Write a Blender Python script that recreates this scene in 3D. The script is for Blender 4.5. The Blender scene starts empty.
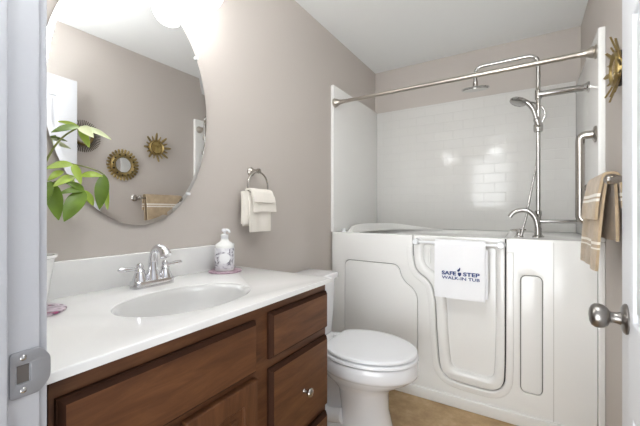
import bpy, bmesh, math, random
from mathutils import Vector, Matrix
from mathutils.geometry import tessellate_polygon
random.seed(7)
PI = math.pi
SC = bpy.context.scene
COL = SC.collection

# ------------------------------------------------------------------ camera, world, exposure
cam_d = bpy.data.cameras.new('camera')
cam_d.sensor_width = 36.0
cam_d.lens = 36.0 * 332.87 / 640.0
cam_d.shift_y = -1.43 / 640.0
cam_d.clip_start = 0.02
cam = bpy.data.objects.new('camera', cam_d)
COL.objects.link(cam)
cam.location = (1.2101, 0.0, 1.1517)
cam.rotation_euler = (PI / 2, 0, 0.5563)
SC.camera = cam

world = bpy.data.worlds.new('world')
SC.world = world
world.use_nodes = True
WB = world.node_tree.nodes['Background']
# the hall beyond the doorway: dim all round, plus an added bright patch, low behind the camera, to fill the room
WN = world.node_tree
wtc = WN.nodes.new('ShaderNodeTexCoord')
wdot = WN.nodes.new('ShaderNodeVectorMath')
wdot.operation = 'DOT_PRODUCT'
wdot.inputs[1].default_value = (-0.05, -0.88, -0.47)
WN.links.new(wtc.outputs['Generated'], wdot.inputs[0])
wrp = WN.nodes.new('ShaderNodeValToRGB')
wrp.color_ramp.elements[0].position = 0.60
wrp.color_ramp.elements[0].color = (0.095, 0.098, 0.104, 1)
wrp.color_ramp.elements[1].position = 0.84
wrp.color_ramp.elements[1].color = (0.95, 0.98, 1.0, 1)
WN.links.new(wdot.outputs['Value'], wrp.inputs[0])
WN.links.new(wrp.outputs[0], WB.inputs['Color'])
WB.inputs['Strength'].default_value = 5.0

SC.view_settings.view_transform = 'Standard'
SC.view_settings.look = 'None'
SC.view_settings.gamma = 1.0
SC.view_settings.use_curve_mapping = False
SC.view_settings.exposure = 0.53
GLOBE_STRENGTH = 9.8
FILL_LAMP = 16.0

# ------------------------------------------------------------------ materials
def s2l(c):
    return tuple(((v / 12.92) if v <= 0.04045 else ((v + 0.055) / 1.055) ** 2.4) for v in [x / 255.0 for x in c])

def mat(name, rgb, rough=0.5, metal=0.0, bump=0.0, bscale=60.0, var=0.0, vscale=6.0, stretch=(1, 1, 1), coat=0.0, spec=None, emit=None, sheen=0.0):
    m = bpy.data.materials.new(name)
    m.use_nodes = True
    nt = m.node_tree
    b = nt.nodes['Principled BSDF']
    c = s2l(rgb)
    b.inputs['Base Color'].default_value = (*c, 1)
    b.inputs['Roughness'].default_value = rough
    b.inputs['Metallic'].default_value = metal
    if coat:
        b.inputs['Coat Weight'].default_value = coat
        b.inputs['Coat Roughness'].default_value = 0.1
    if spec is not None:
        b.inputs['Specular IOR Level'].default_value = spec
    if sheen:
        b.inputs['Sheen Weight'].default_value = sheen
    if emit:
        b.inputs['Emission Color'].default_value = (*emit[0], 1)
        b.inputs['Emission Strength'].default_value = emit[1]
    tc = nt.nodes.new('ShaderNodeTexCoord')
    mp = nt.nodes.new('ShaderNodeMapping')
    mp.inputs['Scale'].default_value = stretch
    nt.links.new(tc.outputs['Object'], mp.inputs['Vector'])
    if var:
        n = nt.nodes.new('ShaderNodeTexNoise')
        n.inputs['Scale'].default_value = vscale
        n.inputs['Detail'].default_value = 6
        nt.links.new(mp.outputs[0], n.inputs['Vector'])
        r = nt.nodes.new('ShaderNodeValToRGB')
        r.color_ramp.elements[0].position = 0.3
        r.color_ramp.elements[1].position = 0.7
        r.color_ramp.elements[0].color = (*[v * (1 - var) for v in c], 1)
        r.color_ramp.elements[1].color = (*[min(1, v * (1 + var)) for v in c], 1)
        nt.links.new(n.outputs['Fac'], r.inputs[0])
        nt.links.new(r.outputs[0], b.inputs['Base Color'])
    if bump:
        n2 = nt.nodes.new('ShaderNodeTexNoise')
        n2.inputs['Scale'].default_value = bscale
        n2.inputs['Detail'].default_value = 4
        nt.links.new(mp.outputs[0], n2.inputs['Vector'])
        bp = nt.nodes.new('ShaderNodeBump')
        bp.inputs['Strength'].default_value = bump
        bp.inputs['Distance'].default_value = 0.004
        nt.links.new(n2.outputs['Fac'], bp.inputs['Height'])
        nt.links.new(bp.outputs[0], b.inputs['Normal'])
    return m

M = {}
M['wall'] = mat('greige_paint', (197, 189, 182), 0.6, bump=0.05, bscale=250)
M['ceiling'] = mat('ceiling_paint', (243, 244, 243), 0.85, bump=0.05, bscale=200)
M['floor'] = None
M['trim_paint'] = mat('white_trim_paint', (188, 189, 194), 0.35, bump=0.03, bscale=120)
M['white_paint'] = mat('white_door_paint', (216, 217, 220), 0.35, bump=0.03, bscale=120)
M['acrylic'] = mat('white_acrylic', (239, 238, 235), 0.16, coat=0.2)
M['seal'] = mat('grey_rubber_seal', (42, 40, 39), 0.6)
M['joint'] = mat('panel_joint_caulk', (196, 193, 188), 0.5)
M['groove'] = mat('groove_shadow_gap', (122, 119, 114), 0.6)
M['porcelain'] = mat('white_porcelain', (238, 238, 240), 0.08, coat=0.4)
M['plastic'] = mat('white_plastic', (238, 239, 241), 0.2)
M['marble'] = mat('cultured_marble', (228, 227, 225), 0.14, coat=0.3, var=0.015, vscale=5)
M['basin'] = mat('basin_grey', (206, 205, 203), 0.16, coat=0.3)  # basin a little greyer than the counter marble
M['chrome'] = mat('chrome', (225, 225, 228), 0.06, 1.0)
M['nickel'] = mat('brushed_nickel', (178, 173, 167), 0.27, 1.0)
M['rod'] = mat('polished_rod_nickel', (184, 177, 168), 0.3, 1.0)
M['knob'] = mat('satin_knob_nickel', (150, 146, 142), 0.3, 1.0)
M['shower_chrome'] = mat('shower_chrome', (184, 182, 179), 0.14, 1.0)
M['steel'] = mat('satin_steel', (200, 198, 196), 0.2, 1.0)
M['strike'] = mat('satin_strike_metal', (168, 169, 173), 0.55, 0.85)
M['mirror'] = mat('mirror_silver', (232, 232, 232), 0.01, 1.0)
M['clear'] = mat('clip_plastic', (245, 245, 245), 0.15)
M['gold'] = mat('antique_gold', (160, 140, 94), 0.38, 1.0, bump=0.2, bscale=90)
M['gold_glass'] = mat('gold_tinted_glass', (196, 172, 112), 0.12, 1.0)
M['olive'] = mat('olive_bronze', (104, 94, 70), 0.45, 0.8)
M['bronze'] = mat('dark_bronze', (52, 44, 40), 0.45, 0.6)
M['globe'] = mat('frosted_globe', (255, 252, 246), 0.4, emit=((0.97, 0.985, 1.0), GLOBE_STRENGTH))
M['diffuser'] = mat('fill_lamp_bulb', (255, 253, 250), 0.4, emit=((0.92, 0.975, 1.0), FILL_LAMP))  # glow of the added lamp, out of view
M['bowl_glass'] = mat('fill_lamp_bowl', (250, 250, 248), 0.4, emit=((0.94, 0.98, 1.0), 11.5))
M['dark'] = mat('dark_hole', (96, 90, 86), 0.7)
M['leaf'] = mat('leaf_green', (102, 130, 38), 0.4, var=0.35, vscale=14, spec=0.5)
M['leaf2'] = mat('leaf_light', (154, 178, 66), 0.4, var=0.25, vscale=14)
M['leaf3'] = mat('leaf_pale', (214, 222, 178), 0.4, var=0.15, vscale=14)
M['stem'] = mat('plant_stem', (120, 128, 62), 0.5, var=0.2, vscale=20)
M['trunk'] = mat('plant_trunk', (110, 96, 66), 0.7, var=0.3, vscale=25, bump=0.4, bscale=60)
M['soil'] = mat('potting_soil', (60, 46, 36), 0.95, bump=0.8, bscale=90)
M['pot'] = mat('white_ceramic', (240, 240, 238), 0.25)
M['navy'] = mat('navy_thread', (40, 66, 128), 0.7)
M['emblem_thread'] = mat('text_thread', (48, 64, 112), 0.7)  # greyish blue thread of the towel emblem
M['cloth_white'] = mat('white_terry', (244, 244, 246), 0.95, bump=0.5, bscale=420, sheen=0.2)
M['cloth_cream'] = mat('cream_terry', (238, 232, 222), 0.95, bump=0.5, bscale=420, var=0.04, vscale=20, sheen=0.2)
M['white_print'] = mat('white_label_paper', (246, 246, 247), 0.4)

def wood_mat(name, stretch):
    m = bpy.data.materials.new(name)
    m.use_nodes = True
    nt = m.node_tree
    b = nt.nodes['Principled BSDF']
    b.inputs['Roughness'].default_value = 0.42
    b.inputs['Specular IOR Level'].default_value = 0.3
    tc = nt.nodes.new('ShaderNodeTexCoord')
    mp = nt.nodes.new('ShaderNodeMapping')
    mp.inputs['Scale'].default_value = stretch
    nt.links.new(tc.outputs['Object'], mp.inputs['Vector'])
    n = nt.nodes.new('ShaderNodeTexNoise')
    n.inputs['Scale'].default_value = 5
    n.inputs['Detail'].default_value = 9
    n.inputs['Roughness'].default_value = 0.62
    n.inputs['Distortion'].default_value = 0.5
    nt.links.new(mp.outputs[0], n.inputs['Vector'])
    r = nt.nodes.new('ShaderNodeValToRGB')
    e = r.color_ramp.elements
    e[0].position = 0.28; e[0].color = (*s2l((75, 46, 27)), 1)
    e[1].position = 0.72; e[1].color = (*s2l((113, 75, 47)), 1)
    k = e.new(0.5); k.color = (*s2l((95, 60, 37)), 1)
    nt.links.new(n.outputs['Fac'], r.inputs[0])
    nt.links.new(r.outputs[0], b.inputs['Base Color'])
    bp = nt.nodes.new('ShaderNodeBump')
    bp.inputs['Strength'].default_value = 0.08
    bp.inputs['Distance'].default_value = 0.002
    nt.links.new(n.outputs['Fac'], bp.inputs['Height'])
    nt.links.new(bp.outputs[0], b.inputs['Normal'])
    return m
M['wood_h'] = wood_mat('brown_stained_wood_horizontal', (6, 1.0, 7))
M['wood_v'] = wood_mat('brown_stained_wood_vertical', (6, 7, 1.0))
M['wood_edge_shade'] = mat('painted_edge_shade', (58, 35, 23), 0.75, var=0.15, vscale=12, spec=0.12)  # shade along the drawer front edges, painted as darker wood

def floor_mat():
    m = bpy.data.materials.new('tan_stone_vinyl')
    m.use_nodes = True
    nt = m.node_tree
    b = nt.nodes['Principled BSDF']
    b.inputs['Roughness'].default_value = 0.45
    tc = nt.nodes.new('ShaderNodeTexCoord')
    n = nt.nodes.new('ShaderNodeTexNoise')
    n.inputs['Scale'].default_value = 9
    n.inputs['Detail'].default_value = 10
    n.inputs['Roughness'].default_value = 0.7
    nt.links.new(tc.outputs['Object'], n.inputs['Vector'])
    r = nt.nodes.new('ShaderNodeValToRGB')
    e = r.color_ramp.elements
    e[0].position = 0.32; e[0].color = (*s2l((166, 136, 97)), 1)
    e[1].position = 0.7; e[1].color = (*s2l((212, 186, 146)), 1)
    k = e.new(0.52); k.color = (*s2l((190, 160, 118)), 1)
    nt.links.new(n.outputs['Fac'], r.inputs[0])
    nt.links.new(r.outputs[0], b.inputs['Base Color'])
    return m
M['floor'] = floor_mat()

def tile_mat():
    m = bpy.data.materials.new('molded_subway_tile')
    m.use_nodes = True
    nt = m.node_tree
    b = nt.nodes['Principled BSDF']
    b.inputs['Base Color'].default_value = (*s2l((232, 230, 226)), 1)
    b.inputs['Roughness'].default_value = 0.12
    tc = nt.nodes.new('ShaderNodeTexCoord')
    sp = nt.nodes.new('ShaderNodeSeparateXYZ')
    nt.links.new(tc.outputs['Object'], sp.inputs[0])
    cb = nt.nodes.new('ShaderNodeCombineXYZ')
    nt.links.new(sp.outputs['X'], cb.inputs['X'])
    nt.links.new(sp.outputs['Z'], cb.inputs['Y'])
    br = nt.nodes.new('ShaderNodeTexBrick')
    br.inputs['Scale'].default_value = 1.0
    br.inputs['Brick Width'].default_value = 0.152
    br.inputs['Row Height'].default_value = 0.0745
    br.inputs['Mortar Size'].default_value = 0.0028
    br.inputs['Mortar Smooth'].default_value = 0.6
    br.inputs['Color1'].default_value = (1, 1, 1, 1)
    br.inputs['Color2'].default_value = (1, 1, 1, 1)
    br.inputs['Mortar'].default_value = (0, 0, 0, 1)
    nt.links.new(cb.outputs[0], br.inputs['Vector'])
    bp = nt.nodes.new('ShaderNodeBump')
    bp.inputs['Strength'].default_value = 0.42
    bp.inputs['Distance'].default_value = 0.0025
    nt.links.new(br.outputs['Color'], bp.inputs['Height'])
    nt.links.new(bp.outputs[0], b.inputs['Normal'])
    mx = nt.nodes.new('ShaderNodeMix')
    mx.data_type = 'RGBA'
    mx.inputs[6].default_value = (*s2l((219, 217, 213)), 1)
    mx.inputs[7].default_value = (*s2l((222, 220, 216)), 1)
    nt.links.new(br.outputs['Color'], mx.inputs[0])
    nt.links.new(mx.outputs[2], b.inputs['Base Color'])
    return m
M['tile'] = tile_mat()

def stripe_mat(name, base, stripe, bands, zscale=1.0):
    """terry cloth with woven bands at given heights (object z)"""
    m = mat(name, base, 0.95, bump=0.6, bscale=300, sheen=0.3)
    nt = m.node_tree
    b = nt.nodes['Principled BSDF']
    tc = nt.nodes.new('ShaderNodeTexCoord')
    sp = nt.nodes.new('ShaderNodeSeparateXYZ')
    nt.links.new(tc.outputs['Object'], sp.inputs[0])
    acc = None
    for z, w in bands:
        cmpn = nt.nodes.new('ShaderNodeMath')
        cmpn.operation = 'COMPARE'
        cmpn.inputs[1].default_value = z
        cmpn.inputs[2].default_value = w
        nt.links.new(sp.outputs['Z'], cmpn.inputs[0])
        if acc is None:
            acc = cmpn
        else:
            mxn = nt.nodes.new('ShaderNodeMath')
            mxn.operation = 'MAXIMUM'
            nt.links.new(acc.outputs[0], mxn.inputs[0])
            nt.links.new(cmpn.outputs[0], mxn.inputs[1])
            acc = mxn
    nz = nt.nodes.new('ShaderNodeTexNoise')
    nz.inputs['Scale'].default_value = 30
    nt.links.new(tc.outputs['Object'], nz.inputs['Vector'])
    rp = nt.nodes.new('ShaderNodeValToRGB')
    c = s2l(base)
    rp.color_ramp.elements[0].position = 0.3
    rp.color_ramp.elements[1].position = 0.7
    rp.color_ramp.elements[0].color = (*[v * 0.86 for v in c], 1)
    rp.color_ramp.elements[1].color = (*[v * 1.1 for v in c], 1)
    nt.links.new(nz.outputs['Fac'], rp.inputs[0])
    mx = nt.nodes.new('ShaderNodeMix')
    mx.data_type = 'RGBA'
    mx.inputs[7].default_value = (*s2l(stripe), 1)
    nt.links.new(rp.outputs[0], mx.inputs[6])
    nt.links.new(acc.outputs[0], mx.inputs[0])
    nt.links.new(mx.outputs[2], b.inputs['Base Color'])
    return m

def pattern_mat(name, cols, scale, rough=0.4):
    m = bpy.data.materials.new(name)
    m.use_nodes = True
    nt = m.node_tree
    b = nt.nodes['Principled BSDF']
    b.inputs['Roughness'].default_value = rough
    tc = nt.nodes.new('ShaderNodeTexCoord')
    v = nt.nodes.new('ShaderNodeTexVoronoi')
    v.inputs['Scale'].default_value = scale
    n = nt.nodes.new('ShaderNodeTexNoise')
    n.inputs['Scale'].default_value = scale * 0.5
    mixv = nt.nodes.new('ShaderNodeMix')
    mixv.data_type = 'VECTOR'
    mixv.inputs[0].default_value = 0.05
    nt.links.new(tc.outputs['Object'], mixv.inputs[4])
    nt.links.new(tc.outputs['Object'], n.inputs['Vector'])
    nt.links.new(n.outputs['Color'], mixv.inputs[5])
    nt.links.new(mixv.outputs[1], v.inputs['Vector'])
    r = nt.nodes.new('ShaderNodeValToRGB')
    e = r.color_ramp.elements
    e[0].position = 0.0; e[0].color = (*s2l(cols[0]), 1)
    e[1].position = 1.0; e[1].color = (*s2l(cols[-1]), 1)
    for i, c in enumerate(cols[1:-1]):
        k = e.new((i + 1) / (len(cols) - 1) * 0.62)
        k.color = (*s2l(c), 1)
    nt.links.new(v.outputs['Distance'], r.inputs[0])
    nt.links.new(r.outputs[0], b.inputs['Base Color'])
    return m
M['coaster'] = pattern_mat('mauve_mandala', [(96, 60, 84), (132, 92, 114), (190, 166, 178), (120, 84, 104)], 90)
M['coaster2'] = pattern_mat('magenta_grey_mandala', [(70, 62, 70), (170, 50, 110), (96, 84, 94), (206, 190, 200), (110, 98, 108)], 40)
M['floral'] = pattern_mat('grey_floral_print', [(96, 90, 104), (120, 114, 126), (214, 212, 218), (246, 246, 247)], 62)

# ------------------------------------------------------------------ object helpers
def root_loc(o):
    v = Vector((0, 0, 0))
    while o is not None:
        v += o.location
        o = o.parent
    return v

def obj(name, bm, m, parent=None, loc=None, smooth=35, label=None):
    """links bm (world coordinates) as one mesh object; loc = origin for a top-level object"""
    bmesh.ops.recalc_face_normals(bm, faces=bm.faces[:])
    if parent is not None:
        off = root_loc(parent)
    else:
        off = Vector(loc) if loc else Vector((0, 0, 0))
    bmesh.ops.translate(bm, verts=bm.verts[:], vec=-off)
    me = bpy.data.meshes.new(name)
    bm.to_mesh(me)
    bm.free()
    me.materials.append(M[m] if isinstance(m, str) else m)
    for p in me.polygons:
        p.use_smooth = True
    me.set_sharp_from_angle(angle=math.radians(smooth))
    o = bpy.data.objects.new(name, me)
    COL.objects.link(o)
    if parent is not None:
        o.parent = parent
    elif loc:
        o.location = loc
    if label:
        o['label'] = label
    return o

def tag(o, label, cat, group=None):
    o['label'] = label
    o['category'] = cat
    if group:
        o['group'] = group
    return o

def thing(name, label, cat, loc, group=None):
    o = bpy.data.objects.new(name, None)
    o.empty_display_size = 0.05
    COL.objects.link(o)
    o.location = loc
    return tag(o, label, cat, group)

def struct(name, bm, m, parent=None, smooth=35):
    o = obj(name, bm, m, parent, smooth=smooth)
    if parent is None:
        o['kind'] = 'structure'
    return o

def box(bm, lo, hi, bev=0.0, seg=2):
    r = bmesh.ops.create_cube(bm, size=1.0)
    vs = r['verts']
    c = [(a + b) / 2 for a, b in zip(lo, hi)]
    s = [abs(b - a) for a, b in zip(lo, hi)]
    for v in vs:
        v.co = Vector((v.co.x * s[0] + c[0], v.co.y * s[1] + c[1], v.co.z * s[2] + c[2]))
    if bev:
        es = list({e for v in vs for e in v.link_edges})
        bmesh.ops.bevel(bm, geom=es, offset=bev, segments=seg, affect='EDGES', profile=0.5)
    return bm

def nb():
    return bmesh.new()

def smooth_path(pts, n=8):
    P = [Vector(p) for p in pts]
    if len(P) < 3:
        return P
    out = []
    for i in range(len(P) - 1):
        p0 = P[max(i - 1, 0)]; p1 = P[i]; p2 = P[i + 1]; p3 = P[min(i + 2, len(P) - 1)]
        for k in range(n):
            t = k / n
            out.append(0.5 * ((2 * p1) + (-p0 + p2) * t + (2 * p0 - 5 * p1 + 4 * p2 - p3) * t * t + (-p0 + 3 * p1 - 3 * p2 + p3) * t ** 3))
    out.append(P[-1])
    return out

def fillet(pts, r, n=6):
    """polyline with rounded corners (3-D)"""
    P = [Vector(p) for p in pts]
    out = [P[0]]
    for i in range(1, len(P) - 1):
        a = (P[i - 1] - P[i]); b = (P[i + 1] - P[i])
        d = min(r, a.length * 0.49, b.length * 0.49)
        s = P[i] + a.normalized() * d
        e = P[i] + b.normalized() * d
        for k in range(n + 1):
            t = k / n
            out.append(s * (1 - t) ** 2 + P[i] * 2 * t * (1 - t) + e * t * t)
    out.append(P[-1])
    return out

def tube(bm, pts, rad, seg=14, cap=True, flat=1.0):
    P = [Vector(p) for p in pts]
    n = len(P)
    R = rad if isinstance(rad, (list, tuple)) else [rad] * n
    if len(R) != n:
        R = [R[0] + (R[-1] - R[0]) * i / (n - 1) for i in range(n)]
    rings = []
    up = None
    for i in range(n):
        t = (P[min(i + 1, n - 1)] - P[max(i - 1, 0)]).normalized()
        if up is None:
            up = t.orthogonal().normalized()
        up = (up - t * up.dot(t))
        up = up.normalized() if up.length > 1e-6 else t.orthogonal().normalized()
        sd = t.cross(up)
        rings.append([bm.verts.new(P[i] + (up * math.cos(a) * flat + sd * math.sin(a)) * R[i]) for a in [2 * PI * k / seg for k in range(seg)]])
    for i in range(n - 1):
        for k in range(seg):
            bm.faces.new((rings[i][k], rings[i][(k + 1) % seg], rings[i + 1][(k + 1) % seg], rings[i + 1][k]))
    if cap:
        bm.faces.new(rings[0][::-1]); bm.faces.new(rings[-1])
    return bm

def lathe(bm, prof, origin=(0, 0, 0), axis=(0, 0, 1), seg=28, cap=True):
    """prof: (radius, distance along axis)"""
    ax = Vector(axis).normalized()
    u = ax.orthogonal().normalized(); w = ax.cross(u)
    O = Vector(origin)
    rings = []
    for r, h in prof:
        if r < 1e-5:
            rings.append([bm.verts.new(O + ax * h)])
        else:
            rings.append([bm.verts.new(O + ax * h + (u * math.cos(a) + w * math.sin(a)) * r) for a in [2 * PI * k / seg for k in range(seg)]])
    for A, B in zip(rings[:-1], rings[1:]):
        for k in range(seg):
            a0 = A[k % len(A)]; a1 = A[(k + 1) % len(A)]; b0 = B[k % len(B)]; b1 = B[(k + 1) % len(B)]
            vs = []
            for v in (a0, a1, b1, b0):
                if v not in vs:
                    vs.append(v)
            if len(vs) >= 3:
                bm.faces.new(vs)
    if cap:
        if len(rings[0]) > 2: bm.faces.new(rings[0][::-1])
        if len(rings[-1]) > 2: bm.faces.new(rings[-1])
    return bm

def loft(bm, rings, cap0=True, cap1=True):
    R = [[bm.verts.new(p) for p in r] for r in rings]
    n = len(R[0])
    for A, B in zip(R[:-1], R[1:]):
        for k in range(n):
            bm.faces.new((A[k], A[(k + 1) % n], B[(k + 1) % n], B[k]))
    if cap0: bm.faces.new(R[0][::-1])
    if cap1: bm.faces.new(R[-1])
    return bm

def rpoly(pts, n=6):
    """2-D polygon from (x, y, radius) corners"""
    out = []
    N = len(pts)
    for i in range(N):
        p = Vector(pts[i][:2]); r = pts[i][2] if len(pts[i]) > 2 else 0
        a = Vector(pts[i - 1][:2]) - p; b = Vector(pts[(i + 1) % N][:2]) - p
        if r <= 0:
            out.append(p); continue
        d = min(r, a.length * 0.49, b.length * 0.49)
        s = p + a.normalized() * d; e = p + b.normalized() * d
        for k in range(n + 1):
            t = k / n
            out.append(s * (1 - t) ** 2 + p * 2 * t * (1 - t) + e * t * t)
    res = []
    for p in out:
        if not res or (p - res[-1]).length > 1e-5:
            res.append(p)
    if (res[0] - res[-1]).length < 1e-5: res.pop()
    return res

def area2(L):
    return 0.5 * sum(L[i].x * L[(i + 1) % len(L)].y - L[(i + 1) % len(L)].x * L[i].y for i in range(len(L)))

def offset(L, d):
    """shift every edge to its left by d (for a CCW loop: inwards)"""
    N = len(L); out = []
    for i in range(N):
        p = L[i]; e0 = (p - L[i - 1]).normalized(); e1 = (L[(i + 1) % N] - p).normalized()
        n0 = Vector((-e0.y, e0.x)); n1 = Vector((-e1.y, e1.x))
        m = n0 + n1
        if m.length < 1e-6: m = n0
        m.normalize()
        k = max(m.dot(n0), 0.35)
        out.append(p + m * (d / k))
    return out

def slab(bm, outer, holes, mapf, depth, bev=0.0, back=True, holebev=None):
    """plate with rounded front edges; mapf(u, v, d) with d = 0 at the front"""
    outer = [Vector(p) for p in outer]
    if area2(outer) < 0: outer.reverse()
    loops = [(outer, bev)]
    for h in holes:
        h = [Vector(p) for p in h]
        if area2(h) > 0: h.reverse()
        loops.append((h, bev if holebev is None else holebev))
    fronts = []; backs = []
    for L, bv in loops:
        if bv > 0:
            rg = [(offset(L, bv), 0.0), (offset(L, bv * 0.45), bv * 0.13), (offset(L, bv * 0.13), bv * 0.45), (L, bv), (L, depth)]
        else:
            rg = [(L, 0.0), (L, depth)]
        R = [[bm.verts.new(mapf(p.x, p.y, d)) for p in ring] for ring, d in rg]
        for A, B in zip(R[:-1], R[1:]):
            for k in range(len(L)):
                bm.faces.new((A[k], A[(k + 1) % len(L)], B[(k + 1) % len(L)], B[k]))
        fronts.append((rg[0][0], R[0])); backs.append((L, R[-1]))
    for sets in ([fronts, backs] if back else [fronts]):
        flat = [v for _, vs in sets for v in vs]
        tri = tessellate_polygon([[Vector((p.x, p.y, 0)) for p in L] for L, _ in sets])
        for t in tri:
            try:
                bm.faces.new([flat[i] for i in t])
            except ValueError:
                pass
    return bm

def rect(x0, y0, x1, y1, r=0.0, n=6):
    return rpoly([(x0, y0, r), (x1, y0, r), (x1, y1, r), (x0, y1, r)], n)

def ellipse(cx, cy, a, b, n=48):
    return [Vector((cx + a * math.cos(2 * PI * k / n), cy + b * math.sin(2 * PI * k / n))) for k in range(n)]

# ------------------------------------------------------------------ room shell
XW = 1.529        # right wall
YF = 0.206        # bathroom face of the front wall
YB = 2.93         # back wall
ZC = 2.447        # ceiling
TF = 2.091        # face of the tub

struct('floor', box(nb(), (-0.1, -0.6, -0.06), (XW + 0.1, YB + 0.1, 0.0)), 'floor')
struct('ceiling', box(nb(), (-0.1, 0.09, ZC), (XW + 0.1, YB + 0.1, ZC + 0.08)), 'ceiling')
struct('wall_left', box(nb(), (-0.1, 0.09, 0), (0, YB + 0.1, ZC)), 'wall')
struct('wall_right', box(nb(), (XW, 0.09, 0), (XW + 0.1, YB + 0.1, ZC)), 'wall')
struct('wall_back', box(nb(), (0, YB, 0), (XW, YB + 0.1, ZC)), 'wall')
JX0, JX1, JZ = 0.577, 1.397, 2.045
bm = nb()
box(bm, (0, 0.092, 0), (JX0 - 0.018, YF, ZC))
box(bm, (JX1 + 0.018, 0.092, 0), (XW, YF, ZC))
box(bm, (JX0 - 0.018, 0.092, JZ + 0.018), (JX1 + 0.018, YF, ZC))
struct('wall_front', bm, 'wall')

# door frame: jambs, stops and casing
bm = nb()
box(bm, (JX0 - 0.018, 0.085, 0), (JX0, YF, JZ), 0.0015)
box(bm, (JX1, 0.085, 0), (JX1 + 0.018, YF, JZ), 0.0015)
box(bm, (JX0 - 0.018, 0.085, JZ), (JX1 + 0.018, YF, JZ + 0.018), 0.0015)
box(bm, (JX0, 0.09, 0), (JX0 + 0.012, 0.166, JZ), 0.002)
box(bm, (JX1 - 0.012, 0.09, 0), (JX1, 0.166, JZ), 0.002)
box(bm, (JX0, 0.09, JZ - 0.012), (JX1, 0.166, JZ), 0.002)
box(bm, (JX0 - 0.062, YF, 0), (JX0 - 0.006, YF + 0.012, JZ + 0.062), 0.003)
box(bm, (JX1 + 0.006, YF, 0), (JX1 + 0.062, YF + 0.012, JZ + 0.062), 0.003)
box(bm, (JX0 - 0.006, YF, JZ + 0.006), (JX1 + 0.006, YF + 0.012, JZ + 0.062), 0.003)
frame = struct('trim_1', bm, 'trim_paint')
frame['label'] = 'white painted door frame with stops and casing at the doorway'
# strike plate let into the jamb
bm = nb()
zc = 0.912
out = rpoly([(0.1705, zc - 0.034, 0.006), (0.205, zc - 0.034, 0.004), (0.212, zc - 0.027, 0.012), (0.2195, zc - 0.016, 0.012),
             (0.2195, zc + 0.016, 0.012), (0.212, zc + 0.027, 0.012), (0.205, zc + 0.034, 0.004), (0.1705, zc + 0.034, 0.006)])
hole = rect(0.1775, zc - 0.014, 0.1945, zc + 0.014, 0.003)
def smap(u, v, d):
    bend = max(0.0, u - 0.209) ** 2 * 8
    return Vector((JX0 + 0.0022 - d - bend, u, v))
slab(bm, out, [hole], smap, 0.002, 0.0006)
strike = obj('strike_plate', bm, 'strike', frame)
strike['label'] = 'satin metal strike plate'
for dz in (-0.024, 0.024):
    sb = lathe(nb(), [(0.0, 0.0016), (0.0025, 0.0015), (0.0042, 0.0004), (0.0044, 0)], (JX0 + 0.0022, 0.186, zc + dz), (1, 0, 0), 14)
    obj('screw', sb, 'steel', strike)
hb = nb()
box(hb, (JX0 - 0.016, 0.179, zc - 0.013), (JX0 + 0.0008, 0.193, zc + 0.013))
obj('latch_hole', hb, 'dark', strike)

# baseboards
struct('baseboard_left', box(nb(), (0, 1.14, 0), (0.012, TF - 0.02, 0.085), 0.003), 'white_paint')
struct('baseboard_right', box(nb(), (XW - 0.012, YF + 0.02, 0), (XW, TF - 0.02, 0.085), 0.003), 'white_paint')

# ------------------------------------------------------------------ open door on the right
DH = Vector((1.3625, 0.222, 0))                  # hinge end of the visible face
DE = Vector((1.4005, 1.043, 0))                  # free end of the visible face
du = (DE - DH).normalized(); DL = (DE - DH).length
dn = Vector((du.y, -du.x, 0))                    # towards the right wall
def dmap(u, v, d):
    return DH + du * u + dn * d + Vector((0, 0, v))
bm = nb()
pans = []
for (u0, u1) in ((0.115, 0.365), (DL - 0.365, DL - 0.115)):
    for (v0, v1) in ((0.20, 0.72), (0.92, 1.56), (1.68, 1.90)):
        pans.append((u0, v0, u1, v1))
slab(bm, rect(0, 0.012, DL, 2.03), [rect(*p) for p in pans], dmap, 0.036, 0.002, holebev=0.006)
door = struct('door_1', bm, 'white_paint')
door['label'] = 'white panelled door standing open along the right wall'
for p in pans:
    pb = nb()
    slab(pb, rect(p[0] - 0.004, p[1] - 0.004, p[2] + 0.004, p[3] + 0.004), [], lambda u, v, d: dmap(u, v, d + 0.009), 0.018)
    slab(pb, rect(p[0] + 0.022, p[1] + 0.022, p[2] - 0.022, p[3] - 0.022), [], lambda u, v, d: dmap(u, v, d + 0.003), 0.012, 0.0055)
    obj('door_panel', pb, 'white_paint', door)
kc = dmap(DL - 0.062, 0.914, 0)
for sgn in (-1, 1):
    ax = dn * sgn
    base = kc if sgn < 0 else kc + dn * 0.036
    kb = nb()
    if sgn < 0:
        lathe(kb, [(0.0, 0.0), (0.033, 0.0), (0.0335, 0.003), (0.030, 0.007), (0.024, 0.0095), (0.015, 0.011), (0.0125, 0.016), (0.0115, 0.024), (0.013, 0.029),
                   (0.020, 0.033), (0.0255, 0.040), (0.0275, 0.048), (0.0265, 0.056), (0.022, 0.062), (0.014, 0.0655), (0, 0.067)], base, ax, 32)
    else:
        lathe(kb, [(0.0, 0.0), (0.033, 0.0), (0.030, 0.007), (0.0125, 0.012), (0.0125, 0.024), (0.024, 0.036), (0.0275, 0.048), (0.022, 0.062), (0, 0.067)], base, ax, 28)
    k = obj('door_knob', kb, 'knob', door)
    if sgn < 0:
        k['label'] = 'round satin nickel door knob'
for hz in (0.25, 1.05, 1.82):
    obj('hinge', tube(nb(), [dmap(-0.006, hz - 0.045, 0.040), dmap(-0.006, hz + 0.045, 0.040)], 0.006, 10), 'nickel', door)

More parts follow.
